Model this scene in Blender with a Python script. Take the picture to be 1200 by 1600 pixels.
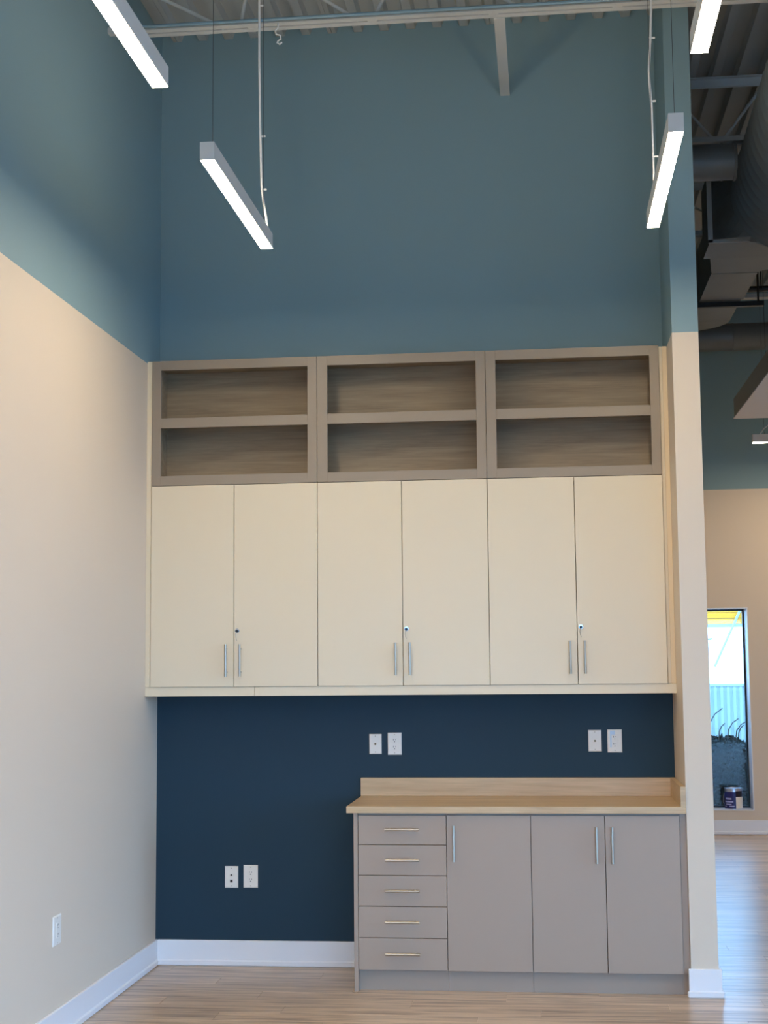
import bpy, bmesh, math, random
from mathutils import Vector, Matrix
random.seed(7)
scn = bpy.context.scene
for o in list(bpy.data.objects): bpy.data.objects.remove(o)
COL = scn.collection

# ------------------------------------------------------------------ camera
cam = bpy.data.cameras.new('camera'); camo = bpy.data.objects.new('camera', cam); COL.objects.link(camo)
cam.sensor_fit = 'HORIZONTAL'; cam.sensor_width = 36.0; cam.lens = 2273.1 / 1200 * 36.0
cam.clip_start = 0.05; cam.clip_end = 200
YAW, PITCH, ROLL = 0.1098, 0.1059, -0.0088
fw = Vector((-math.sin(YAW)*math.cos(PITCH), math.cos(YAW)*math.cos(PITCH), math.sin(PITCH)))
rt = Vector((math.cos(YAW), math.sin(YAW), 0)); up = rt.cross(fw)
r2 = rt*math.cos(ROLL) + up*math.sin(ROLL); u2 = -rt*math.sin(ROLL) + up*math.cos(ROLL)
M4 = Matrix((( r2.x, u2.x, -fw.x, 2.1669), (r2.y, u2.y, -fw.y, -8.0073), (r2.z, u2.z, -fw.z, 1.6138), (0, 0, 0, 1)))
camo.matrix_world = M4
scn.camera = camo

# ------------------------------------------------------------------ world, exposure
SKY = (0.29, 0.57, 1.0); SKY_STRENGTH = 4.7
LAMP = (1.0, 0.82, 0.60); LAMP_STRENGTH = 34.5
w = bpy.data.worlds.new('World'); scn.world = w; w.use_nodes = True
bg = w.node_tree.nodes['Background']; bg.inputs[0].default_value = (*SKY, 1); bg.inputs[1].default_value = SKY_STRENGTH
scn.view_settings.view_transform = 'Standard'; scn.view_settings.look = 'None'
scn.view_settings.exposure = 1.25; scn.view_settings.gamma = 1.0
scn.view_settings.use_curve_mapping = False

# ------------------------------------------------------------------ materials
def lin(c):
    return tuple(((v/255)/12.92 if v/255 <= 0.04045 else ((v/255+0.055)/1.055)**2.4) for v in c)
MATS = {}
def mat(name, rgb, rough=0.5, metal=0.0, spec=0.5, bump=0.0, bscale=200.0, var=0.0, vscale=3.0, emit=None):
    m = bpy.data.materials.new(name); m.use_nodes = True
    nt = m.node_tree; p = nt.nodes['Principled BSDF']
    c = lin(rgb)
    p.inputs['Base Color'].default_value = (*c, 1); p.inputs['Roughness'].default_value = rough
    p.inputs['Metallic'].default_value = metal; p.inputs['Specular IOR Level'].default_value = spec
    tc = nt.nodes.new('ShaderNodeTexCoord')
    if var > 0:
        n = nt.nodes.new('ShaderNodeTexNoise'); n.inputs['Scale'].default_value = vscale; n.inputs['Detail'].default_value = 4
        nt.links.new(tc.outputs['Object'], n.inputs['Vector'])
        mx = nt.nodes.new('ShaderNodeMix'); mx.data_type = 'RGBA'
        mx.inputs['A'].default_value = (*[v*(1-var) for v in c], 1); mx.inputs['B'].default_value = (*[min(1, v*(1+var)) for v in c], 1)
        nt.links.new(n.outputs['Fac'], mx.inputs['Factor']); nt.links.new(mx.outputs['Result'], p.inputs['Base Color'])
    if bump > 0:
        n = nt.nodes.new('ShaderNodeTexNoise'); n.inputs['Scale'].default_value = bscale; n.inputs['Detail'].default_value = 2
        nt.links.new(tc.outputs['Object'], n.inputs['Vector'])
        b = nt.nodes.new('ShaderNodeBump'); b.inputs['Strength'].default_value = bump; b.inputs['Distance'].default_value = 0.002
        nt.links.new(n.outputs['Fac'], b.inputs['Height']); nt.links.new(b.outputs['Normal'], p.inputs['Normal'])
    if emit:
        p.inputs['Emission Color'].default_value = (*emit[0], 1); p.inputs['Emission Strength'].default_value = emit[1]
    MATS[name] = m
    return m

def two_tone(name, low, high, z, rough=0.55):
    """wall paint with a horizontal paint line at height z"""
    m = mat(name, low, rough, spec=0.3, bump=0.08, bscale=260)
    nt = m.node_tree; p = nt.nodes['Principled BSDF']
    g = nt.nodes.new('ShaderNodeNewGeometry'); s = nt.nodes.new('ShaderNodeSeparateXYZ')
    nt.links.new(g.outputs['Position'], s.inputs[0])
    t = nt.nodes.new('ShaderNodeMath'); t.operation = 'GREATER_THAN'; t.inputs[1].default_value = z
    nt.links.new(s.outputs['Z'], t.inputs[0])
    mx = nt.nodes.new('ShaderNodeMix'); mx.data_type = 'RGBA'
    mx.inputs['A'].default_value = (*lin(low), 1); mx.inputs['B'].default_value = (*lin(high), 1)
    nt.links.new(t.outputs[0], mx.inputs['Factor']); nt.links.new(mx.outputs['Result'], p.inputs['Base Color'])
    return m

def wood(name, dark, light, rough, scale=(1.2, 14.0, 14.0), rnd=False, bricks=False, contrast=(0.3, 0.7), spec=0.5):
    """streaky grain running along X"""
    m = bpy.data.materials.new(name); m.use_nodes = True; nt = m.node_tree; p = nt.nodes['Principled BSDF']
    L = nt.links.new
    p.inputs['Roughness'].default_value = rough; p.inputs['Specular IOR Level'].default_value = spec
    tc = nt.nodes.new('ShaderNodeTexCoord'); mp = nt.nodes.new('ShaderNodeMapping'); mp.inputs['Scale'].default_value = scale
    vec = tc.outputs['Object']
    if rnd:
        oi = nt.nodes.new('ShaderNodeObjectInfo'); ml = nt.nodes.new('ShaderNodeVectorMath'); ml.operation = 'MULTIPLY_ADD'
        cb = nt.nodes.new('ShaderNodeCombineXYZ')
        for i in range(3): L(oi.outputs['Random'], cb.inputs[i])
        ml.inputs[1].default_value = (37, 53, 71); L(cb.outputs[0], ml.inputs[0]); L(vec, ml.inputs[2]); vec = ml.outputs[0]
    L(vec, mp.inputs['Vector'])
    n1 = nt.nodes.new('ShaderNodeTexNoise'); n1.inputs['Scale'].default_value = 1.0; n1.inputs['Detail'].default_value = 6; n1.inputs['Roughness'].default_value = 0.62
    n1.inputs['Distortion'].default_value = 0.6
    L(mp.outputs[0], n1.inputs['Vector'])
    r = nt.nodes.new('ShaderNodeValToRGB')
    r.color_ramp.elements[0].position = contrast[0]; r.color_ramp.elements[0].color = (*lin(dark), 1)
    r.color_ramp.elements[1].position = contrast[1]; r.color_ramp.elements[1].color = (*lin(light), 1)
    L(n1.outputs['Fac'], r.inputs[0]); out = r.outputs[0]
    mp2 = nt.nodes.new('ShaderNodeMapping'); mp2.inputs['Scale'].default_value = (scale[0]*3, scale[1]*7, scale[2]*7); L(vec, mp2.inputs['Vector'])
    n2 = nt.nodes.new('ShaderNodeTexNoise'); n2.inputs['Scale'].default_value = 1.0; n2.inputs['Detail'].default_value = 3; L(mp2.outputs[0], n2.inputs['Vector'])
    hs = nt.nodes.new('ShaderNodeHueSaturation'); L(out, hs.inputs['Color'])
    mr = nt.nodes.new('ShaderNodeMapRange'); mr.inputs['From Min'].default_value = 0.3; mr.inputs['From Max'].default_value = 0.7
    mr.inputs['To Min'].default_value = 0.9; mr.inputs['To Max'].default_value = 1.08; L(n2.outputs['Fac'], mr.inputs['Value'])
    val = mr.outputs[0]
    if rnd:
        m2 = nt.nodes.new('ShaderNodeMapRange'); m2.inputs['To Min'].default_value = 0.86; m2.inputs['To Max'].default_value = 1.1; L(oi.outputs['Random'], m2.inputs['Value'])
        mm = nt.nodes.new('ShaderNodeMath'); mm.operation = 'MULTIPLY'; L(val, mm.inputs[0]); L(m2.outputs[0], mm.inputs[1]); val = mm.outputs[0]
    if bricks:
        bk = nt.nodes.new('ShaderNodeTexBrick'); bk.inputs['Scale'].default_value = 1.0
        bk.inputs['Color1'].default_value = (0.86, 0.86, 0.86, 1); bk.inputs['Color2'].default_value = (1.1, 1.1, 1.1, 1); bk.inputs['Mortar'].default_value = (0.5, 0.5, 0.5, 1)
        bk.inputs['Brick Width'].default_value = 1.22; bk.inputs['Row Height'].default_value = 0.152; bk.inputs['Mortar Size'].default_value = 0.0012
        bk.offset = 0.37; L(tc.outputs['Object'], bk.inputs['Vector'])
        mm = nt.nodes.new('ShaderNodeMath'); mm.operation = 'MULTIPLY'; L(val, mm.inputs[0]); L(bk.outputs['Color'], mm.inputs[1]); val = mm.outputs[0]
    L(val, hs.inputs['Value']); L(hs.outputs[0], p.inputs['Base Color'])
    b = nt.nodes.new('ShaderNodeBump'); b.inputs['Strength'].default_value = 0.06; b.inputs['Distance'].default_value = 0.002
    L(n2.outputs['Fac'], b.inputs['Height']); L(b.outputs[0], p.inputs['Normal'])
    MATS[name] = m
    return m

BLUE = (134, 162, 169); BEIGE = (222, 207, 187); NAVY = (30, 56, 72)
two_tone('wall_paint', BEIGE, BLUE, 3.2976)
two_tone('back_paint', NAVY, BLUE, 2.4)
mat('trim_white', (236, 237, 240), 0.35)
mat('cream', (228, 215, 188), 0.38, bump=0.03, bscale=400)
mat('cream_edge', (226, 205, 170), 0.4)
mat('taupe', (154, 141, 125), 0.42)
mat('grey_laminate', (169, 150, 133), 0.4, bump=0.03, bscale=400)
mat('gap_dark', (60, 56, 54), 0.7)
wood('oak', (186, 156, 118), (212, 184, 144), 0.38, (1.5, 22, 22))
wood('oak_shelf', (136, 118, 94), (166, 148, 120), 0.5, (1.6, 16, 20))
wood('plank_wood', (124, 100, 80), (214, 189, 161), 0.28, (1.7, 34, 34), rnd=True, contrast=(0.3, 0.56))
wood('floor_wood', (124, 100, 80), (214, 189, 161), 0.28, (1.7, 34, 34), bricks=True, contrast=(0.3, 0.56))
mat('nickel', (188, 179, 163), 0.4, metal=1.0)
mat('chrome', (205, 208, 212), 0.18, metal=1.0)
mat('lock_dark', (50, 55, 58), 0.35, metal=0.6)
mat('plate_white', (238, 233, 224), 0.35)
mat('film_blue', (205, 222, 240), 0.25)
mat('slot_dark', (38, 38, 40), 0.6)
mat('brass', (178, 142, 70), 0.3, metal=0.9)
mat('lamp_white', (228, 226, 222), 0.4)
mat('lamp_lens', (255, 250, 240), 0.5, emit=(LAMP, LAMP_STRENGTH))
mat('uplight_lens', (255, 250, 240), 0.5, emit=(LAMP, 0.4*LAMP_STRENGTH))
mat('wire', (70, 74, 78), 0.4, metal=0.6)
mat('conduit_blue', (120, 150, 166), 0.5)
mat('cord_white', (225, 228, 230), 0.5)
mat('joist_paint', (190, 194, 194), 0.55, var=0.06)
mat('deck_paint', (168, 172, 171), 0.5, var=0.08)
mat('duct_steel', (106, 113, 117), 0.45, metal=0.35, var=0.12, vscale=5)
mat('pipe_black', (22, 22, 24), 0.5)
mat('cloud_white', (214, 214, 216), 0.6)
mat('frame_black', (16, 18, 20), 0.4)
mat('yellow', (230, 150, 12), 0.5)
mat('fence_paint', (158, 168, 168), 0.6)
mat('leaf', (12, 28, 28), 0.7, spec=0.15, var=0.3, vscale=9)
mat('branch', (70, 60, 48), 0.8)
mat('paving', (140, 140, 138), 0.9, var=0.12, vscale=4)
mat('label_blue', (26, 30, 104), 0.4)
mat('label_dark', (10, 12, 40), 0.4)
mat('label_text', (176, 180, 222), 0.5)
mat('can_metal', (196, 202, 214), 0.28, metal=0.9)
def glass():
    m = bpy.data.materials.new('glass'); m.use_nodes = True; nt = m.node_tree; nt.nodes.remove(nt.nodes['Principled BSDF'])
    t = nt.nodes.new('ShaderNodeBsdfTransparent'); t.inputs[0].default_value = (0.9, 0.96, 0.98, 1)
    g = nt.nodes.new('ShaderNodeBsdfGlossy'); g.inputs['Roughness'].default_value = 0.02
    f = nt.nodes.new('ShaderNodeFresnel'); f.inputs[0].default_value = 1.45
    mx = nt.nodes.new('ShaderNodeMixShader'); nt.links.new(f.outputs[0], mx.inputs[0]); nt.links.new(t.outputs[0], mx.inputs[1]); nt.links.new(g.outputs[0], mx.inputs[2])
    nt.links.new(mx.outputs[0], nt.nodes['Material Output'].inputs[0]); MATS['glass'] = m
glass()

# ------------------------------------------------------------------ mesh helpers
class B:
    """collects shapes in world coordinates; build() links them as ONE mesh object"""
    def __init__(s): s.bm = bmesh.new()
    def box(s, x0, x1, y0, y1, z0, z1, bev=0.0):
        t = bmesh.new()
        bmesh.ops.create_cube(t, size=1.0)
        bmesh.ops.scale(t, vec=(abs(x1-x0), abs(y1-y0), abs(z1-z0)), verts=t.verts)
        bmesh.ops.translate(t, vec=((x0+x1)/2, (y0+y1)/2, (z0+z1)/2), verts=t.verts)
        if bev: bmesh.ops.bevel(t, geom=t.edges[:], offset=bev, segments=1, affect='EDGES', profile=0.5)
        s.add(t); return s
    def add(s, t):
        me = bpy.data.meshes.new('tmp'); t.to_mesh(me); t.free(); s.bm.from_mesh(me); bpy.data.meshes.remove(me)
    def cyl(s, p0, p1, r, seg=14, r2=None):
        p0 = Vector(p0); p1 = Vector(p1); d = p1-p0
        t = bmesh.new(); bmesh.ops.create_cone(t, cap_ends=True, segments=seg, radius1=r, radius2=r if r2 is None else r2, depth=d.length)
        q = Vector((0, 0, 1)).rotation_difference(d.normalized())
        bmesh.ops.transform(t, matrix=Matrix.Translation((p0+p1)/2) @ q.to_matrix().to_4x4(), verts=t.verts)
        s.add(t); return s
    def tube(s, pts, r, seg=8):
        pts = [Vector(p) for p in pts]; rings = []; n = len(pts); ref = Vector((0.31, 0.87, 0.39))
        for i, p in enumerate(pts):
            d = (pts[min(i+1, n-1)] - pts[max(i-1, 0)]).normalized(); a = d.cross(ref).normalized(); b = d.cross(a)
            rings.append([s.bm.verts.new(p + r*(math.cos(2*math.pi*k/seg)*a + math.sin(2*math.pi*k/seg)*b)) for k in range(seg)])
        for i in range(n-1):
            for k in range(seg): s.bm.faces.new((rings[i][k], rings[i][(k+1) % seg], rings[i+1][(k+1) % seg], rings[i+1][k]))
        s.bm.faces.new(rings[0][::-1]); s.bm.faces.new(rings[-1]); return s
    def prism(s, prof, axis, a, b):
        """closed 2-D profile extruded along 'x','y' or 'z' from a to b"""
        def P(u, v, t): return {'x': (t, u, v), 'y': (u, t, v), 'z': (u, v, t)}[axis]
        va = [s.bm.verts.new(P(u, v, a)) for u, v in prof]; vb = [s.bm.verts.new(P(u, v, b)) for u, v in prof]
        n = len(prof)
        for i in range(n): s.bm.faces.new((va[i], va[(i+1) % n], vb[(i+1) % n], vb[i]))
        s.bm.faces.new(va[::-1]); s.bm.faces.new(vb); return s
    def loft(s, loops, caps=True):
        R = [[s.bm.verts.new(p) for p in lp] for lp in loops]; n = len(R[0])
        for i in range(len(R)-1):
            for k in range(n): s.bm.faces.new((R[i][k], R[i][(k+1) % n], R[i+1][(k+1) % n], R[i+1][k]))
        if caps: s.bm.faces.new(R[0][::-1]); s.bm.faces.new(R[-1])
        return s
    def build(s, name, m, parent=None, smooth=False, label=None):
        bmesh.ops.recalc_face_normals(s.bm, faces=s.bm.faces[:])
        off = parent['_off'] if parent is not None else None
        if off is not None: bmesh.ops.translate(s.bm, vec=-Vector(off), verts=s.bm.verts)
        me = bpy.data.meshes.new(name); s.bm.to_mesh(me); s.bm.free(); me.materials.append(MATS[m])
        if smooth:
            for p in me.polygons: p.use_smooth = True
            me.set_sharp_from_angle(angle=math.radians(40))
        o = bpy.data.objects.new(name, me); COL.objects.link(o)
        if parent is not None: o.parent = parent; o['_off'] = list(off)
        else: o['_off'] = [0.0, 0.0, 0.0]
        if label: o['label'] = label
        return o
def tag(o, label, cat, group=None):
    o['label'] = label; o['category'] = cat
    if group: o['group'] = group
    return o
def thing(name, loc, label, cat, group=None):
    o = bpy.data.objects.new(name, None); COL.objects.link(o); o.location = loc; o['_off'] = list(loc); o.empty_display_size = 0.1
    return tag(o, label, cat, group)
def struct(o, label=None):
    o['kind'] = 'structure'
    if label: o['label'] = label
    return o

# ------------------------------------------------------------------ dimensions
W = 2.837; T = 0.1325; P = 0.5953            # partition wall: inner face, thickness, front end
FAR = 6.325; XR = 9.0; YB = -11.0            # far wall, right wall, rear wall
DECK = 5.305; RIB = 0.042
ZS = 3.2976

# ------------------------------------------------------------------ floor
fl = B().box(-0.2, XR+0.2, YB-0.2, FAR+0.3, -0.15, -0.0015).build('floor', 'floor_wood'); struct(fl, 'light oak plank floor')
PW, PL = 0.152, 1.22
pm = B().box(0, PL, 0, PW, -0.0075, 0, 0.0012).bm
plank_me = bpy.data.meshes.new('plank'); pm.to_mesh(plank_me); pm.free(); plank_me.materials.append(MATS['plank_wood'])
def plank(x0, x1, y):
    if x1-x0 < 0.05: return
    if abs(x1-x0-PL) < 1e-4: me = plank_me
    else:
        b = B().box(0, x1-x0, 0, PW, -0.0075, 0, 0.0012).bm; me = bpy.data.meshes.new('plank'); b.to_mesh(me); b.free(); me.materials.append(MATS['plank_wood'])
    o = bpy.data.objects.new('plank', me); COL.objects.link(o); o.parent = fl; o.location = (x0, y, 0)
offs = [0.1, 0.62, 0.33, 0.95, 0.5, 0.05, 0.78, 0.26, 1.1]
for r in range(-18, 9):
    y = r*PW - 0.004
    x = -offs[r % 9]; lo = 0.0 if y < -0.1 else W+T+0.03; hi = 4.9
    while x < hi:
        a, b = max(x, lo), x+PL
        if b > lo: plank(a, b, y)
        x += PL

# ------------------------------------------------------------------ walls
struct(B().box(-0.15, 0, YB, FAR, 0, DECK).build('wall_left', 'wall_paint'), 'left wall, beige below a blue-grey upper band')
struct(B().box(0, W, 0, 0.12, 0, DECK).build('wall_back', 'back_paint'), 'navy wall under the cabinets, blue-grey above them')
struct(B().box(W, W+T, -P, FAR, 0, DECK).build('wall_partition', 'wall_paint'), 'narrow end of the partition wall, beige with blue-grey top')
# far wall with its window opening
WX0, WX1, WZ0, WZ1 = 3.05, 4.10, 0.225, 2.15
fwall = B()
fwall.box(-0.15, WX0, FAR, FAR+0.26, 0, DECK); fwall.box(WX1, XR+0.15, FAR, FAR+0.26, 0, DECK)
fwall.box(WX0, WX1, FAR, FAR+0.26, 0, WZ0); fwall.box(WX0, WX1, FAR, FAR+0.26, WZ1, DECK)
struct(fwall.build('wall_far', 'wall_paint'), 'far wall of the next room, beige with dark blue-grey top')
# rear wall behind the camera with storefront openings
rw = B(); RZ0, RZ1 = 0.2, 2.6; opens = [(0.3, 2.2), (2.4, 4.3), (4.5, 6.4), (6.6, 8.5)]
rw.box(-0.15, XR+0.15, YB-0.2, YB, 0, RZ0); rw.box(-0.15, XR+0.15, YB-0.2, YB, RZ1, DECK)
xs = [-0.15] + [v for o in opens for v in o] + [XR+0.15]
for i in range(0, len(xs), 2): rw.box(xs[i], xs[i+1], YB-0.2, YB, RZ0, RZ1)
struct(rw.build('wall_rear', 'wall_paint'), 'rear wall with shop windows behind the viewer')

SZH = 3.4; sw = B(); sopen = [(-10.4, -8.4), (-8.2, -6.2), (-6.0, -4.0), (-3.8, -1.8)]
sw.box(XR, XR+0.15, YB, FAR, 0, RZ0); sw.box(XR, XR+0.15, YB, FAR, SZH, DECK)
ys = [YB] + [v for o in sopen for v in o] + [FAR]
for i in range(0, len(ys), 2): sw.box(XR, XR+0.15, ys[i], ys[i+1], RZ0, SZH)
struct(sw.build('wall_right', 'wall_paint'), 'right wall of the large room with shop windows')

# windows
def side_window(n, x, y0, y1, z0, z1, fwid=0.045):
    f = B()
    for a in (y0, y1-fwid): f.box(x-0.03, x+0.03, a, a+fwid, z0, z1)
    f.box(x-0.03, x+0.03, y0+fwid, y1-fwid, z0, z0+fwid); f.box(x-0.03, x+0.03, y0+fwid, y1-fwid, z1-fwid, z1)
    o = struct(f.build('window_%d' % n, 'frame_black'), 'shop window in the right wall')
    B().box(x-0.003, x+0.003, y0+fwid, y1-fwid, z0+fwid, z1-fwid).build('pane', 'glass', o)
def window(n, x0, x1, y, z0, z1, fwid=0.045, dep=0.03):
    f = B()
    for a in (x0, x1-fwid): f.box(a, a+fwid, y-dep, y+dep, z0, z1)
    f.box(x0+fwid, x1-fwid, y-dep, y+dep, z0, z0+fwid); f.box(x0+fwid, x1-fwid, y-dep, y+dep, z1-fwid, z1)
    o = struct(f.build('window_%d' % n, 'frame_black'), 'tall window with slim black frame' if n == 1 else 'shop window behind the viewer')
    B().box(x0+fwid, x1-fwid, y-0.003, y+0.003, z0+fwid, z1-fwid).build('pane', 'glass', o)
window(1, WX0, WX1, FAR+0.235, WZ0, WZ1, 0.025, dep=0.018)
w1 = bpy.data.objects['window_1']
for nm, bx in (('added_jamb_liner', (WX0, WX0+0.008, FAR, FAR+0.216, WZ0+0.008, WZ1-0.008)), ('added_jamb_liner', (WX1-0.008, WX1, FAR, FAR+0.216, WZ0+0.008, WZ1-0.008)), ('added_head_liner', (WX0, WX1, FAR, FAR+0.216, WZ1-0.008, WZ1)), ('added_sill_board', (WX0, WX1, FAR-0.004, FAR+0.216, WZ0, WZ0+0.008))):
    B().box(*bx).build(nm, 'trim_white', w1)  # white boards added to brighten the reveal and sill, standing in for sunlight
for i, (a, b) in enumerate(opens): window(i+2, a, b, YB-0.1, RZ0, RZ1)
for i, (a, b) in enumerate(sopen): side_window(i+6, XR+0.08, a, b, RZ0, SZH)

# baseboards with shoe moulding
def baseboard(name, segs):
    """segs: boxes (x0,x1,y0,y1) of the board; shoe is 8 mm proud on the given sides (dx0,dx1,dy0,dy1)"""
    b = B(); s = B()
    for (x0, x1, y0, y1), (a0, a1, c0, c1) in segs:
        b.box(x0, x1, y0, y1, 0.0, 0.1362, 0.003)
        s.box(x0-a0, x1+a1, y0-c0, y1+c1, 0.0, 0.032, 0.006)
    o = struct(b.build(name, 'trim_white'), 'white baseboard'); s.build('shoe_moulding', 'trim_white', o)
baseboard('baseboard_left', [((0, 0.015, YB, -0.0), (0, 0.009, 0, 0))])
baseboard('baseboard_back', [((0.015, 1.18, -0.015, 0), (0, 0, 0.009, 0))])
baseboard('baseboard_partition', [((W-0.013, W+T+0.015, -P-0.015, -P), (0.007, 0.009, 0.009, 0)), ((W+T, W+T+0.015, -P, FAR), (0, 0.009, 0, 0))])
baseboard('baseboard_far', [((W+T+0.015, XR, FAR-0.015, FAR), (0, 0, 0.009, 0))])

# ------------------------------------------------------------------ roof deck
ceil = B().box(-0.15, XR+0.15, YB-0.2, FAR+0.26, DECK+0.004, DECK+0.12).build('ceiling', 'deck_paint'); struct(ceil, 'roof over a ribbed metal deck')
def deck(x0, n, y0, y1):
    prof_b = []; prof_t = []
    pts = []
    for k in range(n):
        c = x0 + k*0.1524
        pts += [(c, DECK-RIB), (c+0.024, DECK-RIB), (c+0.038, DECK), (c+0.1144, DECK), (c+0.1284, DECK-RIB)]
    pts.append((x0+n*0.1524-0.003, DECK-RIB))
    b = B(); va = [b.bm.verts.new((u, y0, v)) for u, v in pts]; vb = [b.bm.verts.new((u, y1, v)) for u, v in pts]
    vc = [b.bm.verts.new((u, y0, v+0.0015)) for u, v in pts]; vd = [b.bm.verts.new((u, y1, v+0.0015)) for u, v in pts]
    for i in range(len(pts)-1):
        b.bm.faces.new((va[i], va[i+1], vb[i+1], vb[i])); b.bm.faces.new((vc[i], vd[i], vd[i+1], vc[i+1]))
        b.bm.faces.new((va[i], vc[i], vc[i+1], va[i+1])); b.bm.faces.new((vb[i], vb[i+1], vd[i+1], vd[i]))
    b.bm.faces.new((va[0], vb[0], vd[0], vc[0])); b.bm.faces.new((va[-1], vc[-1], vd[-1], vb[-1]))
    b.build('deck_panel', 'deck_paint', ceil)
deck(0.0925-0.1524, 1, YB, 0)
for i in range(3): deck(0.0925+0.9144*i, 6, YB, 0)
deck(0.0925+0.9144*3, 6, YB, -P); 
deck(0.0925+0.9144*3+0.1524, 5, -P, FAR)
for i in range(4, 9): deck(0.0925+0.9144*i, 6, YB, FAR)
deck(0.0925+0.9144*9, 4, YB, FAR)

# ------------------------------------------------------------------ open-web steel joists
def joist(y, x0, x1, nodes, label):
    t = thing('steel_joist', ((x0+x1)/2, y, 4.842), label, 'joist', 'open-web steel joists under the deck')
    for s in (-1, 1):                                  # two angles back to back, a gap between them
        b = B(); a = 0.007*s; e = 0.043*s
        b.box(x0, x1, min(y+a, y+e), max(y+a, y+e), 4.842, 4.847)
        b.box(x0, x1, min(y+a, y+a+0.005*s), max(y+a, y+a+0.005*s), 4.847, 4.885)
        b.build('bottom_chord_angle', 'joist_paint', t)
        b = B()
        b.box(x0, x1, min(y+a, y+e), max(y+a, y+e), 5.255, 5.260)
        b.box(x0, x1, min(y+a, y+a+0.005*s), max(y+a, y+a+0.005*s), 5.205, 5.255)
        b.build('top_chord_angle', 'joist_paint', t)
    for (xa, za, xb, zb) in nodes:
        if xb < x0 or xa > x1: continue
        B().cyl((xa, y, za), (xb, y, zb), 0.0095, 10).build('web', 'joist_paint', t, True)
    for k in range(int((x1-x0)/0.61)+1):
        x = x0+0.03+k*0.61
        if x+0.05 < x1: B().box(x, x+0.05, y-0.007, y+0.007, 4.843, 4.88).build('spacer_plate', 'joist_paint', t)
    return t
def nodes(xs, x1):
    out = []; n = xs
    while n < x1:
        out += [(n, 5.225, min(n+0.62, x1-0.02), 4.85), (min(n+0.64, x1-0.01), 4.85, min(n+0.80, x1), 5.225)]; n += 0.8
    return out
nA = [(0.02, 5.17, 0.60, 4.85), (0.687, 4.85, 0.75, 5.225), (0.75, 5.225, 1.29, 4.85), (1.365, 4.85, 1.55, 5.225), (1.55, 5.225, 2.13, 4.85), (2.2, 4.85, 2.35, 5.225)] + nodes(2.35, XR)
jt = joist(-1.04, 0.085, XR, nA, 'grey steel bar joist spanning above the cabinet wall')
B().box(0.0, 0.085, -1.06, -1.02, 4.85, 4.88).build('bearing_stub', 'joist_paint', jt)
joist(-3.04, 0.0, XR, nodes(0.05, XR), 'grey steel bar joist nearer the viewer, above the frame')
nB = [(2.98, 5.225, 3.27, 4.87), (3.333, 4.87, 3.60, 5.225)] + nodes(3.6, XR)
joist(0.96, W+T, XR, nB, 'dark steel bar joist behind the pillar above the large duct')
joist(2.96, W+T, XR, nodes(3.1, XR), 'dark steel bar joist farther back over the duct elbow')
joist(4.96, W+T, XR, nodes(3.3, XR), 'dark steel bar joist nearest the far wall')
tag(B().tube([(0.09, -1.095, 4.856), (3, -1.095, 4.856), (XR-0.01, -1.095, 4.856)], 0.009, 10).build('conduit', 'conduit_blue', None, True), 'thin grey-blue conduit running along the bar joist', 'conduit')
br = B(); br.box(1.970, 2.025, -0.997, 0.0, 4.836, 4.841); br.box(1.970, 1.975, -0.997, 0.0, 4.841, 4.89)
tag(br.build('bridging_angle', 'joist_paint'), 'grey steel angle bracing the joist to the back wall', 'brace')
# hook of bent wire hanging on the chord
hk = [(0.889, -1.078, 4.842), (0.889, -1.086, 4.815), (0.875, -1.086, 4.80), (0.88, -1.086, 4.78), (0.9, -1.086, 4.775), (0.903, -1.086, 4.755), (0.888, -1.086, 4.745), (0.884, -1.086, 4.737), (0.897, -1.086, 4.727), (0.909, -1.086, 4.737)]
tag(B().tube(hk, 0.004, 8).build('wire_hook', 'cord_white', None, True), 'small white bent wire hook hanging from the joist chord', 'hook')

# ------------------------------------------------------------------ linear pendant lamps
def lamp(x0, x1, y0, y1, label, wires, cord=None, ties=(), zl=3.655, horiz=False, uplight=True):
    cx, cy = (x0+x1)/2, (y0+y1)/2
    t = thing('pendant_lamp', (cx, cy, zl), label, 'lamp', 'white linear pendant lamps')
    h = 0.076; k = 0.0025
    b = B(); b.box(x0, x1, y0, y1, zl+0.003, zl+h, 0.0015); b.build('housing', 'lamp_white', t)
    # thin lips along both sides and the flush lens between them
    l = B().box(x0+k, x1-k, y0+k, y1-k, zl, zl+0.0028).build('diffuser', 'lamp_lens', t)
    if uplight: B().box(x0+0.008, x1-0.008, y0+0.02, y1-0.02, zl+h-0.001, zl+h+0.0006).build('uplight_lens', 'uplight_lens', t)
    for a in (0, 1):
        if horiz: e = B().box(x0-0.002 if a == 0 else x1, x0 if a == 0 else x1+0.002, y0, y1, zl, zl+h)
        else: e = B().box(x0, x1, y0-0.002 if a == 0 else y1, y0 if a == 0 else y1+0.002, zl, zl+h)
        e.build('end_cap', 'lamp_white', t)
    for (wx, wy) in wires:
        B().cyl((wx, wy, zl+h), (wx, wy, DECK-RIB), 0.0012, 6).build('suspension_wire', 'wire', t)
        B().cyl((wx, wy, zl+h), (wx, wy, zl+h+0.018), 0.006, 10).build('gripper', 'chrome', t)
    if cord:
        c = B().tube(cord, 0.0055, 8).build('power_cord', 'cord_white', t, True)
        for (px, py, pz) in ties:
            B().box(px-0.004, px+0.024, py-0.003, py+0.003, pz-0.003, pz+0.004).build('cable_tie', 'cord_white', c)
    return t
LW = 0.0295
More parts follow.
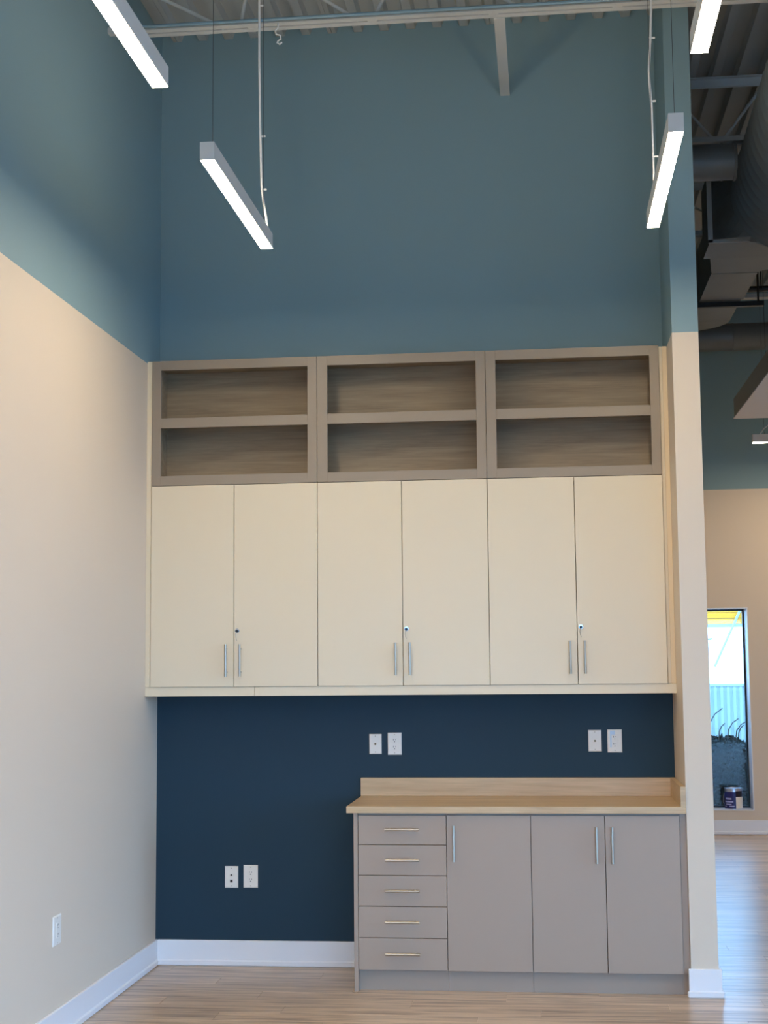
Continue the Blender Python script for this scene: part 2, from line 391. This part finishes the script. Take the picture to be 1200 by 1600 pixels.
lamp(0.845-LW, 0.845+LW, -2.425, -1.157, 'lit white linear pendant lamp hanging left above the first cabinets', [(0.851, -2.35), (0.840, -1.215)],
     [(0.815, -1.2, 5.24), (0.816, -1.2, 4.91), (0.816, -1.2, 4.61), (0.820, -1.2, 4.285), (0.827, -1.2, 3.96), (0.838, -1.2, 3.87), (0.850, -1.2, 3.80), (0.856, -1.2, 3.745), (0.856, -1.2, 3.725)],
     [(0.816, -1.2, 4.88), (0.822, -1.2, 4.21), (0.828, -1.2, 3.94)])
lamp(2.706-LW, 2.706+LW, -2.488, -1.248, 'lit white linear pendant lamp hanging in front of the pillar', [(2.708, -2.41), (2.706, -1.31)],
     [(2.729, -1.3, 5.24), (2.724, -1.3, 4.75), (2.714, -1.3, 4.55), (2.703, -1.3, 4.40), (2.705, -1.3, 4.33), (2.711, -1.3, 4.22), (2.711, -1.3, 3.95), (2.711, -1.3, 3.725)],
     [(2.712, -1.3, 4.56), (2.708, -1.3, 4.25), (2.711, -1.3, 3.98)])
lamp(0.851-LW, 0.851+LW, -4.42, -3.170, 'lit white linear pendant lamp cut off by the top left edge', [(0.851, -4.3), (0.851, -3.6)])
lamp(2.719-LW, 2.719+LW, -4.46, -3.218, 'lit white linear pendant lamp cut off by the top right edge', [(2.719, -4.3), (2.719, -3.6)])
for i, y in enumerate((-6.4, -8.4)):
    for xx, s in ((0.851, 'left'), (2.719, 'right')):
        lamp(xx-LW, xx+LW, y, y+1.25, 'white linear pendant lamp out of view, %s row, %s the viewer' % (s, ('just ahead of', 'beside')[i]), [(xx, y+0.1), (xx, y+1.15)])
lamp(4.045, 5.285, 5.2-LW, 5.2+LW, 'lit white linear pendant lamp far off in the next room', [(4.15, 5.2), (5.15, 5.2)], [(4.11, 5.2, 3.656), (4.15, 5.2, 3.71), (4.23, 5.2, 3.77), (4.39, 5.2, 3.85), (4.45, 5.2, 4.2), (4.45, 5.2, 4.9), (4.45, 5.2, 5.26)], zl=3.58, horiz=True, uplight=False)

for xx, yy, s in ((6.1, 5.2, 'far row of the next room'), (4.6, 3.8, 'added behind the suspended panel'), (7.0, 1.5, 'middle row near the right wall'), (5.0, -4.5, 'open floor to the right'), (7.0, -4.5, 'open floor near the right wall')):  # the unseen lamp behind the suspended panel is added to brighten the far wall
    lamp(xx, xx+1.25, yy-LW, yy+LW, 'white linear pendant lamp out of view, ' + s, [(xx+0.1, yy), (xx+1.15, yy)], zl=3.58, horiz=True, uplight=False)

# ------------------------------------------------------------------ upper cabinets and open shelf units
DU = 0.2607; UX = [0.0275, 0.9494, 1.8694, 2.7949]; UM = [0.4906, 1.4085, 2.3304]
ZT, ZM, ZD, ZR = 3.3075, 2.6126, 1.5137, 1.4634
G = 0.0016
def bar(b, p0, p1, r=0.006):  b.cyl(p0, p1, r, 14)
def pull(parent, p0, p1, yface):
    """bar pull with two posts; p0,p1 = (x,z) bar ends on the face at y = yface"""
    yb = yface-0.032
    b = B(); b.cyl((p0[0], yb, p0[1]), (p1[0], yb, p1[1]), 0.0064, 16)
    h = b.build('handle', 'nickel', parent, True, 'brushed nickel bar pull')
    for f in (0.14, 0.86):
        x = p0[0]+(p1[0]-p0[0])*f; z = p0[1]+(p1[1]-p0[1])*f
        B().cyl((x, yface, z), (x, yb+0.003, z), 0.0048, 12).build('post', 'nickel', h, True)
pos = ['by the left wall', 'in the middle of the row', 'beside the pillar']
for i in range(3):
    x0, x1, xm = UX[i], UX[i+1], UM[i]
    t = thing('wall_cabinet', ((x0+x1)/2, -DU/2, ZD), 'cream two-door wall cabinet with lock ' + pos[i], 'cabinet', 'cream wall cabinets')
    b = B(); b.box(x0+0.001, x0+0.019, -DU+0.021, 0, ZD+0.002, ZM-0.001); b.box(x1-0.019, x1-0.001, -DU+0.021, 0, ZD+0.002, ZM-0.001)
    b.box(x0+0.019, x1-0.019, -DU+0.021, 0, ZD+0.002, ZD+0.02); b.box(x0+0.019, x1-0.019, -DU+0.021, 0, ZM-0.019, ZM-0.001); b.box(x0+0.019, x1-0.019, -0.008, 0, ZD+0.02, ZM-0.019)
    b.build('carcass', 'cream', t)
    dl = B().box(x0+G, xm-G, -DU, -DU+0.019, ZD, ZM-0.003, 0.001).build('door', 'cream', t)
    dr = B().box(xm+G, x1-G, -DU, -DU+0.019, ZD, ZM-0.003, 0.001).build('door', 'cream', t)
    pull(dl, (xm-0.0395, 1.741), (xm-0.0385, 1.568), -DU); pull(dr, (xm+0.0375, 1.741), (xm+0.0385, 1.568), -DU)
    lx = xm+0.0195; lk = B().cyl((lx, -DU-0.004, 1.814), (lx, -DU, 1.814), 0.0115, 20).cyl((lx, -DU-0.007, 1.814), (lx, -DU-0.004, 1.814), 0.009, 20).build('lock', 'chrome', dr, True)
    kb = B().box(lx-0.0012, lx+0.0012, -DU-0.02, -DU-0.007, 1.8105, 1.8175)
    kb.cyl((lx, -DU-0.0215, 1.811), (lx, -DU-0.0195, 1.811), 0.0075, 14)
    kb.build('key', 'lock_dark', dr)
    B().tube([(lx-0.003, -DU-0.0205, 1.805), (lx-0.006, -DU-0.02, 1.79), (lx-0.004, -DU-0.019, 1.775), (lx+0.001, -DU-0.018, 1.758)], 0.0018, 6).build('spare_key', 'nickel', dr)
    if i == 0: B().box(0.0, x0-0.001, -DU+0.004, -DU+0.022, ZD, ZT, 0.001).build('filler_strip', 'cream', t)
    if i == 2:
        B().box(x1+0.001, x1+0.018, -DU+0.016, -DU+0.034, ZD, ZT-0.004, 0.001).build('filler_strip', 'cream', t)
        B().box(x1+0.018, W, -DU+0.012, -DU+0.034, ZD, ZT-0.004, 0.001).build('scribe_strip', 'cream_edge', t, label='warm cream scribe strip')
for i in range(3):
    x0, x1 = UX[i], UX[i+1]
    t = thing('shelf_unit', ((x0+x1)/2, -DU/2, ZM), 'taupe-framed two-tier open shelf unit ' + pos[i], 'shelf', 'taupe open shelf units')
    ol, orr = (0.0785, 0.897) if i == 0 else ((1.0065, 1.8175) if i == 1 else (1.924, 2.744))
    for (a, b_) in ((x0+0.001, ol), (orr, x1-0.001)): B().box(a, b_, -DU, -DU+0.02, ZM, ZT, 0.0008).build('stile', 'taupe', t)
    for (a, b_) in ((ZM, 2.665), (2.9315, 2.9865), (3.2555, ZT)): B().box(ol, orr, -DU, -DU+0.02, a, b_, 0.0).build('rail', 'taupe', t)
    for xa in (x0+0.002, x1-0.020): B().box(xa, xa+0.018, -DU+0.02, -0.002, ZM+0.002, ZT-0.002).build('side_panel', 'oak_shelf', t)
    xa, xb = x0+0.020, x1-0.020
    B().box(xa, xb, -0.012, -0.002, ZM+0.002, ZT-0.002).build('back_panel', 'oak_shelf', t, label='brown oak back panel')
    for z in (2.647, 2.9685): B().box(xa, xb, -DU+0.02, -0.012, z, z+0.018).build('shelf_board', 'oak_shelf', t)
    B().box(xa, xb, -DU+0.02, -0.012, ZT-0.022, ZT-0.004).build('top_panel', 'oak_shelf', t)
lr = thing('light_rail', (1.4, -DU, ZR), 'long cream rail running under all the wall cabinets', 'trim')
for a, b_ in ((0.0, 0.6022), (0.6038, W)): 
    B().box(a, b_, -DU+0.008, -DU+0.026, ZR, ZD-0.001, 0.001).build('rail_board', 'cream', lr)
for a, b_ in ((0.0, 0.018), (W-0.018, W)): B().box(a, b_, -DU+0.026, -0.001, ZR, ZD-0.001).build('return_board', 'cream', lr)

# ------------------------------------------------------------------ base cabinets
DB = 0.5908; DK = 0.5395; ZBT, ZBB, ZCB = 0.868, 0.1067, 0.8788
def carcass(t, x0, x1, left=False):
    b = B(); yf = -DB+0.021
    for a in (x0+0.0005, x1-0.0185): b.box(a, a+0.018, yf, -0.001, ZBB, ZCB-0.001)
    b.box(x0+0.0185, x1-0.0185, yf, -0.001, ZBB, ZBB+0.018); b.box(x0+0.0185, x1-0.0185, -0.012, -0.001, ZBB+0.018, ZCB-0.001); b.box(x0+0.0185, x1-0.0185, yf, -0.012, ZCB-0.02, ZCB-0.001)
    b.build('carcass', 'grey_laminate', t)
    B().box(x0+0.0005, x1-0.0005, -DK, -DK+0.018, 0.0, ZBB).build('toe_kick', 'grey_laminate', t)
b1, b2, b3, b4, b5 = 1.2019, 1.6495, 2.0712, 2.4371, 2.8032
t = thing('drawer_cabinet', ((b1+b2)/2, -DB/2, 0), 'grey base cabinet with five drawers at the left end', 'cabinet', 'grey base cabinets')
carcass(t, b1, b2)
B().box(1.1799, 1.2009, -DB, -0.024, 0.0, ZCB-0.001, 0.001).build('end_panel', 'grey_laminate', t)
zw = [ZBT, 0.7219, 0.5697, 0.4182, 0.2635, ZBB]; hz = [0.7995, 0.649, 0.497, 0.3445, 0.1895]
for k in range(5):
    dr = B().box(b1+G, b2-G, -DB, -DB+0.019, zw[k+1]+G, zw[k]-G, 0.001).build('drawer', 'grey_laminate', t)
    pull(dr, (1.341, hz[k]), (1.5135, hz[k]), -DB)
t = thing('base_cabinet', ((b2+b3)/2, -DB/2, 0), 'grey single-door base cabinet next to the drawers', 'cabinet', 'grey base cabinets')
carcass(t, b2, b3)
d = B().box(b2+G, b3-G, -DB, -DB+0.019, ZBB, ZBT, 0.001).build('door', 'grey_laminate', t); pull(d, (1.687, 0.82), (1.687, 0.643), -DB)
t = thing('base_cabinet', ((b3+b5)/2, -DB/2, 0), 'grey two-door base cabinet beside the pillar', 'cabinet', 'grey base cabinets')
carcass(t, b3, b5)
d = B().box(b3+G, b4-G, -DB, -DB+0.019, ZBB, ZBT, 0.001).build('door', 'grey_laminate', t); pull(d, (2.394, 0.816), (2.394, 0.638), -DB)
d = B().box(b4+G, b5-G, -DB, -DB+0.019, ZBB, ZBT, 0.001).build('door', 'grey_laminate', t); pull(d, (2.471, 0.815), (2.471, 0.638), -DB)
B().box(b5, W-0.002, -DK, -DK+0.018, 0.0, ZBB).build('toe_kick', 'grey_laminate', t)
B().box(b5+0.001, W-0.001, -DB+0.019, -DB+0.037, ZBB, ZCB-0.001).build('filler_strip', 'grey_laminate', t)
# countertop with splashes
DC = 0.6103; TS = 0.027; ZSP = 1.0114
t = thing('countertop', ((1.146+W)/2, -DC/2, ZCB), 'light oak laminate countertop with back and side splash', 'countertop')
B().box(1.146, W-0.001, -DC, 0, ZCB, 0.914, 0.002).build('slab', 'oak', t)
B().box(1.146, W-0.001, -TS, 0, 0.914, ZSP, 0.0015).build('backsplash', 'oak', t)
B().box(W-TS-0.001, W-0.001, -DC, -TS, 0.914, ZSP, 0.0015).build('side_splash', 'oak', t)

# ------------------------------------------------------------------ wall plates
def plate_body(t, x0, x1, z0, z1, th=0.0055):
    b = B(); e = 0.004
    b.loft([[(x0, 0, z0), (x1, 0, z0), (x1, 0, z1), (x0, 0, z1)], [(x0, -0.002, z0), (x1, -0.002, z0), (x1, -0.002, z1), (x0, -0.002, z1)],
            [(x0+e, -th, z0+e), (x1-e, -th, z0+e), (x1-e, -th, z1-e), (x0+e, -th, z1-e)]])
    p = b.build('plate', 'plate_white', t)
    cx = (x0+x1)/2
    for z in (z0+0.011, z1-0.011): B().cyl((cx, -th-0.001, z), (cx, -th, z), 0.003, 10).build('screw', 'nickel', t)
    return p
def outlet(x0, x1, z0, z1, label, film=False):
    t = thing('power_outlet', ((x0+x1)/2, 0, (z0+z1)/2), label, 'outlet', 'white wall plates')
    plate_body(t, x0, x1, z0, z1); cx, cz = (x0+x1)/2, (z0+z1)/2
    B().box(cx-0.0168, cx+0.0168, -0.008, -0.0052, cz-0.034, cz+0.034, 0.001).build('receptacle', 'plate_white', t)
    for s in (-1, 1):
        c = cz+s*0.019+0.004
        for dx, hh in ((-0.0062, 0.0045), (0.0062, 0.0036)): B().box(cx+dx-0.0013, cx+dx+0.0013, -0.0084, -0.0079, c-hh, c+hh).build('slot', 'slot_dark', t)
        B().cyl((cx, -0.0084, c-0.0115), (cx, -0.0079, c-0.0115), 0.0026, 10).build('ground_hole', 'slot_dark', t)
    if film:
        b = B(); b.box(x0+0.014, cx-0.0175, -0.0072, -0.0056, z0+0.028, z1-0.006); b.box(cx-0.0175, cx+0.002, -0.0072, -0.0056, cz+0.0345, z1-0.006)
        b.build('sticker', 'film_blue', t, label='pale blue sticker')
        B().box(x1-0.011, x1-0.0035, -0.009, -0.0056, z0+0.009, z1-0.009).build('film_edge', 'plate_white', t)
    return t
def jack(x0, x1, z0, z1, label, kind):
    t = thing('jack_plate', ((x0+x1)/2, 0, (z0+z1)/2), label, 'wall plate', 'white wall plates')
    plate_body(t, x0, x1, z0, z1); cx, cz = (x0+x1)/2, (z0+z1)/2
    def coax(z):
        B().cyl((cx, -0.0115, z), (cx, -0.0055, z), 0.0062, 6).build('coaxial_jack', 'brass', t)
        B().cyl((cx, -0.0145, z), (cx, -0.0115, z), 0.0042, 12).build('jack_tip', 'lock_dark', t)
    if kind == 'coax': coax(cz)
    else:
        for z in (cz+0.013, cz-0.0205): B().box(cx-0.0115, cx+0.0115, -0.0068, -0.0055, z-0.0135, z+0.0125, 0.0005).build('insert', 'plate_white', t)
        B().cyl((cx, -0.013, cz+0.011), (cx, -0.0068, cz+0.011), 0.0045, 10).build('coaxial_jack', 'lock_dark', t)
        B().box(cx-0.007, cx+0.007, -0.0074, -0.0067, cz-0.029, cz-0.0145).build('network_jack', 'slot_dark', t)
    return t
jack(1.192, 1.260, 1.139, 1.247, 'small white plate with a brass coaxial jack above the left counter end', 'coax')
outlet(1.294, 1.370, 1.134, 1.254, 'white power outlet above the left half of the counter')
jack(2.382, 2.453, 1.149, 1.264, 'white plate with a brass coaxial jack above the right counter', 'coax')
outlet(2.484, 2.562, 1.144, 1.266, 'white power outlet with pale blue sticker near the pillar', True)
jack(0.388, 0.462, 0.416, 0.532, 'white plate with two jacks low on the navy wall', 'data')
outlet(0.492, 0.572, 0.417, 0.539, 'white power outlet low on the navy wall left of the drawers')
# outlet on the left wall: built like the others, turned to face +X
o = outlet(-0.052, 0.052, -0.064, 0.064, 'white power outlet low on the beige left wall')
o.location = (0.0, -1.65, 0.474); o.rotation_euler = (0, 0, math.pi/2)

# ------------------------------------------------------------------ ducts in the next room
def ring(cx, cy, cz, r, n=40, yaw=0.0): return [(cx+r*math.cos(2*math.pi*k/n), cy, cz+r*math.sin(2*math.pi*k/n)) for k in range(n)]
AX, AZ, AR = 3.69, 4.41, 0.38
t = thing('spiral_duct', (AX, -1.0, AZ), 'large round spiral duct with square flange above the next room', 'duct')
lo = []; y = -5.0
while y < 0.56:
    xx = AX + (y-0.2)*0.028
    lo.append(ring(xx, y, AZ, AR)); 
    lo.append(ring(xx, y+0.112, AZ, AR)); lo.append(ring(xx, y+0.114, AZ, AR+0.0012)); lo.append(ring(xx, y+0.123, AZ, AR+0.0012)); 
    y += 0.125
B().loft(lo).build('round_body', 'duct_steel', t, True)
xe = AX+(y-0.125-0.2)*0.028
def sq(x0, x1, yy, z0, z1, n=40):
    out = []
    for k in range(n):
        a = 2*math.pi*k/n; c, s_ = math.cos(a), math.sin(a); m = max(abs(c), abs(s_)); out.append(((x0+x1)/2+(x1-x0)/2*c/m, yy, (z0+z1)/2+(z1-z0)/2*s_/m))
    return out
SX0, SX1, SZ0, SZ1 = 3.285, 4.0, 4.325, 4.78
lf = [ring(xe, y-0.002, AZ, AR)]
A_ = lf[0]; Bq = sq(SX0, SX1, 1.285, SZ0, SZ1)
lf = [[tuple(a+(b-a)*f for a, b in zip(p, q)) for p, q in zip(A_, Bq)] for f in (0, 0.33, 0.66, 1)]
B().loft(lf).build('transition', 'duct_steel', t)
fb = B(); fb.box(SX0-0.03, SX0, 1.285, 1.30, SZ0-0.02, SZ1); fb.box(SX0-0.03, SX1+0.03, 1.285, 1.30, SZ0-0.022, SZ0)
fb.box(SX1, SX1+0.03, 1.285, 1.30, SZ0, SZ1); fb.box(SX0, SX1, 1.285, 1.30, SZ1-0.001, SZ1+0.015)
fb.build('flange', 'joist_paint', t)
t2 = thing('branch_duct', (3.15, 0.35, 4.4), 'short round branch duct from the pillar to the large duct', 'duct')
B().cyl((W+T, 0.32, 4.5), (3.305, 0.32, 4.5), 0.105, 28).build('pipe', 'duct_steel', t2, True)
B().cyl((3.225, 0.32, 4.5), (3.235, 0.32, 4.5), 0.108, 28).build('seam_band', 'duct_steel', t2, True)
B().cyl((3.295, 0.32, 4.5), (3.31, 0.32, 4.5), 0.112, 28).build('collar', 'duct_steel', t2, True)
t3 = thing('rectangular_duct', (3.5, 2.6, 4.3), 'rectangular duct with rounded elbow hung beyond the spiral duct', 'duct')
B().box(3.262, 4.0, 1.302, 1.655, 4.302, 4.76).build('plenum', 'duct_steel', t3)
B().loft([[(3.305, 1.656, 4.302), (3.9, 1.656, 4.302), (3.9, 1.656, 4.72), (3.305, 1.656, 4.72)], [(3.359, 2.04, 4.302), (3.676, 2.04, 4.302), (3.676, 2.04, 4.70), (3.359, 2.04, 4.70)]]).build('reducer', 'duct_steel', t3)
B().box(3.355, 3.672, 2.044, 2.79, 4.30, 4.70).build('straight_section', 'duct_steel', t3)
B().box(3.352, 3.656, 2.794, 3.45, 4.30, 4.70).build('straight_section', 'duct_steel', t3)
el = []
for k in range(9):
    a = k/8*math.pi/2; c = (3.30, 3.454)
    el.append([(c[0]+r_*math.cos(a), c[1]+r_*math.sin(a), z) for r_, z in ((0.052, 4.30), (0.356, 4.30), (0.356, 4.70), (0.052, 4.70))])
el.append([(3.0, 3.454+r_, z) for r_, z in ((0.052, 4.30), (0.356, 4.30), (0.356, 4.70), (0.052, 4.70))])
B().loft(el).build('elbow', 'duct_steel', t3)
t4 = thing('trapeze_hanger', (3.55, 2.86, 4.27), 'black trapeze hanger bar with threaded rods under the rectangular duct', 'hanger')
B().box(3.0, 3.83, 2.84, 2.88, 4.262, 4.298).build('strut_bar', 'frame_black', t4)
for x in (3.20, 3.79): B().cyl((x, 2.86, 4.298), (x, 2.86, DECK-RIB), 0.007, 8).build('threaded_rod', 'frame_black', t4)
t5 = thing('round_duct', (5.5, 5.7, 4.52), 'dark round duct running along the far wall', 'duct')
lo = []
x = W+T+0.001
while x < XR-0.2:
    lo.append([(x, 5.7+0.128*math.cos(2*math.pi*k/32), 4.665+0.128*math.sin(2*math.pi*k/32)) for k in range(32)]); 
    lo.append([(x+0.988, 5.7+0.128*math.cos(2*math.pi*k/32), 4.665+0.128*math.sin(2*math.pi*k/32)) for k in range(32)])
    lo.append([(x+0.99, 5.7+0.132*math.cos(2*math.pi*k/32), 4.665+0.132*math.sin(2*math.pi*k/32)) for k in range(32)]); lo.append([(x+1.0, 5.7+0.132*math.cos(2*math.pi*k/32), 4.665+0.132*math.sin(2*math.pi*k/32)) for k in range(32)]); x += 1.005
B().loft(lo).build('pipe', 'duct_steel', t5, True)
for x in (4.6, 6.6, 8.4): B().box(x, x+0.02, 5.69, 5.71, 4.80, DECK-RIB).build('strap', 'duct_steel', t5)
t6 = thing('sprinkler_pipe', (5, 3.7, 4.62), 'thin black sprinkler pipe crossing behind the ducts', 'pipe')
B().cyl((3.70, 3.75, 4.62), (XR, 3.75, 4.62), 0.024, 14).build('main_pipe', 'pipe_black', t6, True)
for x in (3.95, 6.0, 8.0):
    B().cyl((x, 3.75, 4.64), (x, 3.75, DECK-RIB), 0.005, 8).build('hanger_rod', 'pipe_black', t6)
t7 = thing('conduit_run', (3.05, 2.0, 4.6), 'thin black conduit sloping up beside the pillar', 'conduit')
B().tube([(3.0, 2.6, 4.63), (3.13, 2.6, 4.66), (3.22, 2.6, 4.82), (3.24, 2.6, 5.26)], 0.012, 8).build('pipe', 'pipe_black', t7, True)
# suspended ceiling cloud
t = thing('suspended_panel', (4.6, 1.6, 3.4), 'white suspended ceiling panel hanging in the next room', 'ceiling panel')
B().box(3.567, 6.2, 0.2, 2.719, 3.402, 3.545, 0.003).build('panel', 'taupe', t)
B().box(3.562, 6.205, 0.195, 2.724, 3.394, 3.402).build('bottom_sheet', 'cloud_white', t)
for (x, y) in ((3.75, 0.5), (3.75, 2.35), (6.0, 0.5), (6.0, 2.35)):
    B().cyl((x, y, 3.545), (x, y, DECK-RIB), 0.002, 6).build('suspension_wire', 'wire', t); B().cyl((x, y, 3.545), (x, y, 3.565), 0.012, 10).build('anchor', 'frame_black', t)

# ------------------------------------------------------------------ paint can on the window sill
cx, cy, z0 = 3.918, FAR+0.085, WZ0+0.008
t = thing('paint_can', (cx, cy, z0), 'blue-labelled paint can standing on the far window sill', 'paint can')
R_ = 0.0825
B().cyl((cx, cy, z0), (cx, cy, z0+0.19), R_, 36).build('body', 'can_metal', t, True)
def arc(a0, a1, z_a, z_b, r, name, m, par, n=14):
    b = B(); an = [math.radians(a0+(a1-a0)*k/n) for k in range(n+1)]
    prof = [(cx+r*math.cos(a), cy+r*math.sin(a)) for a in an] + [(cx+(r-0.001)*math.cos(a), cy+(r-0.001)*math.sin(a)) for a in reversed(an)]
    b.prism(prof, 'z', z_a, z_b); return b.build(name, m, par)
lb = arc(178, 278, z0+0.006, z0+0.165, R_+0.0014, 'label_wrap', 'label_blue', t); lb['label'] = 'dark blue paper label'
arc(278, 338, z0+0.118, z0+0.172, R_+0.0014, 'label_corner', 'label_dark', t)
arc(280, 352, z0+0.006, z0+0.116, R_+0.0014, 'white_patch', 'plate_white', t)
for (a0, a1, za, zb) in ((206, 250, 0.092, 0.108), (200, 262, 0.066, 0.080), (208, 250, 0.042, 0.054), (236, 268, 0.024, 0.036), (198, 212, 0.020, 0.034)):
    arc(a0, a1, z0+za, z0+zb, R_+0.0022, 'print_line', 'label_text', lb, 8)
rim = B(); rim.loft([[(cx+r*math.cos(2*math.pi*k/36), cy+r*math.sin(2*math.pi*k/36), z0+z) for k in range(36)] for r, z in ((R_, 0.19), (R_+0.003, 0.192), (R_+0.003, 0.198), (R_-0.006, 0.199), (R_-0.010, 0.194))])
rim.build('lid', 'can_metal', t, True)
B().tube([(cx-R_-0.003, cy, z0+0.15), (cx-R_-0.012, cy-0.01, z0+0.11), (cx-R_-0.016, cy-0.015, z0+0.07), (cx-R_-0.008, cy-0.02, z0+0.05)], 0.002, 6).build('bail', 'can_metal', t)

# ------------------------------------------------------------------ outside the far window
gd = B(); gd.box(-60, 70, FAR+0.3, 60, -0.3, 0.02); gd.box(-60, 70, -70, YB-0.2, -0.3, -0.02); gd.box(XR+0.2, 70, YB-0.2, FAR+0.3, -0.3, -0.02)
struct(gd.build('ground', 'paving'), 'paved ground outside')
t = thing('metal_fence', (4.5, 11, 0.02), 'pale ribbed metal fence outside the far window', 'fence')
pr = []; x = -1.0
while x < 10:
    pr += [(x, 11.0), (x+0.03, 11.0), (x+0.04, 11.018), (x+0.07, 11.018)]; x += 0.08
b = B(); va = [b.bm.verts.new((u, v, 0.02)) for u, v in pr]; vb = [b.bm.verts.new((u, v, 1.33)) for u, v in pr]
vc = [b.bm.verts.new((u, v+0.004, 0.02)) for u, v in pr]; vd = [b.bm.verts.new((u, v+0.004, 1.33)) for u, v in pr]
for i in range(len(pr)-1):
    b.bm.faces.new((va[i], va[i+1], vb[i+1], vb[i])); b.bm.faces.new((vc[i], vd[i], vd[i+1], vc[i+1])); b.bm.faces.new((vb[i], vb[i+1], vd[i+1], vd[i]))
b.build('ribbed_sheet', 'fence_paint', t)
B().box(-1, 10, 10.985, 11.03, 1.33, 1.36).build('cap_rail', 'fence_paint', t)
# hedge: a solid core with leaves
t = thing('hedge', (3.9, 7.6, 0.02), 'dark green clipped hedge just outside the far window', 'hedge')
rng = random.Random(3); core = B(); lf = B()
def hz_(x): return 0.86+0.05*math.sin(x*7.0)+0.03*math.sin(x*17+1)
n = 26; xs_ = [2.9+1.75*i/n for i in range(n+1)]
core.loft([[(x, 7.25, 0.03), (x, 8.15, 0.03), (x, 8.1, hz_(x)-0.12), (x, 7.7, hz_(x)-0.06), (x, 7.3, hz_(x)-0.14)] for x in xs_])
core.build('dense_core', 'leaf', t)
for i in range(9000):
    x = rng.uniform(2.88, 4.68); s_ = rng.random()
    if s_ < 0.68: p = Vector((x, 7.24+rng.uniform(-0.06, 0.03), rng.uniform(0.03, hz_(x)-0.06)))
    else: p = Vector((x, rng.uniform(7.22, 8.15), hz_(x)-0.07+rng.uniform(-0.05, 0.05)))
    a = Vector((rng.gauss(0, 1), rng.gauss(0, 1), rng.gauss(0, 1))).normalized(); c = a.cross(Vector((rng.gauss(0, 1), rng.gauss(0, 1), rng.gauss(0, 1)))).normalized()
    l = rng.uniform(0.018, 0.034)
    lf.bm.faces.new([lf.bm.verts.new(q) for q in (p-a*l, p+c*l*0.5, p+a*l, p-c*l*0.5)])
f = lf.build('foliage', 'leaf', t); f['kind'] = 'stuff'
for (x, hgt, dx) in ((3.82, 0.24, 0.16), (3.93, 0.13, 0.07), (4.02, 0.17, 0.12), (4.10, 0.15, 0.13), (4.13, 0.12, 0.06), (3.70, 0.2, 0.1)):
    zb = hz_(x)-0.08
    B().tube([(x, 7.6, zb), (x+dx*0.15, 7.6, zb+0.08+hgt*0.35), (x+dx*0.5, 7.6, zb+0.08+hgt*0.75), (x+dx, 7.6, zb+0.08+hgt)], 0.006, 6).build('shoot', 'branch', t)
# canopy with a yellow ribbed fascia across the yard
t = thing('canopy', (6.0, 14, 0.02), 'bright yellow canopy fascia at the top of the far window view', 'canopy')
for k in range(6): B().box(1.5, 12.0, 13.95, 14.0, 2.195+0.085*k, 2.195+0.085*k+0.078, 0.004).build('fascia_rib', 'yellow', t)
B().box(1.5, 12.0, 13.93, 14.02, 2.15, 2.192).build('edge_rail', 'fence_paint', t)
B().box(1.5, 12.0, 14.0, 18.0, 2.25, 2.76).build('roof', 'plate_white', t)
for x in (2.0, 11.5): B().box(x, x+0.15, 15.8, 15.95, 0.02, 2.25).build('column', 'fence_paint', t)
B().cyl((5.05, 13.9, 2.47), (4.62, 13.9, 1.57), 0.018, 8).build('stay_rod', 'fence_paint', t)
t = thing('lamp_post', (4.0, 9, 0.02), 'thin pale post with short arm outside the far window', 'post')
B().cyl((4.0, 9, 0.02), (4.0, 9, 1.86), 0.012, 8).build('pole', 'fence_paint', t); B().cyl((3.92, 9, 1.88), (4.06, 9, 1.90), 0.012, 8).build('arm', 'fence_paint', t)

for o in bpy.data.objects:
    if '_off' in o: del o['_off']
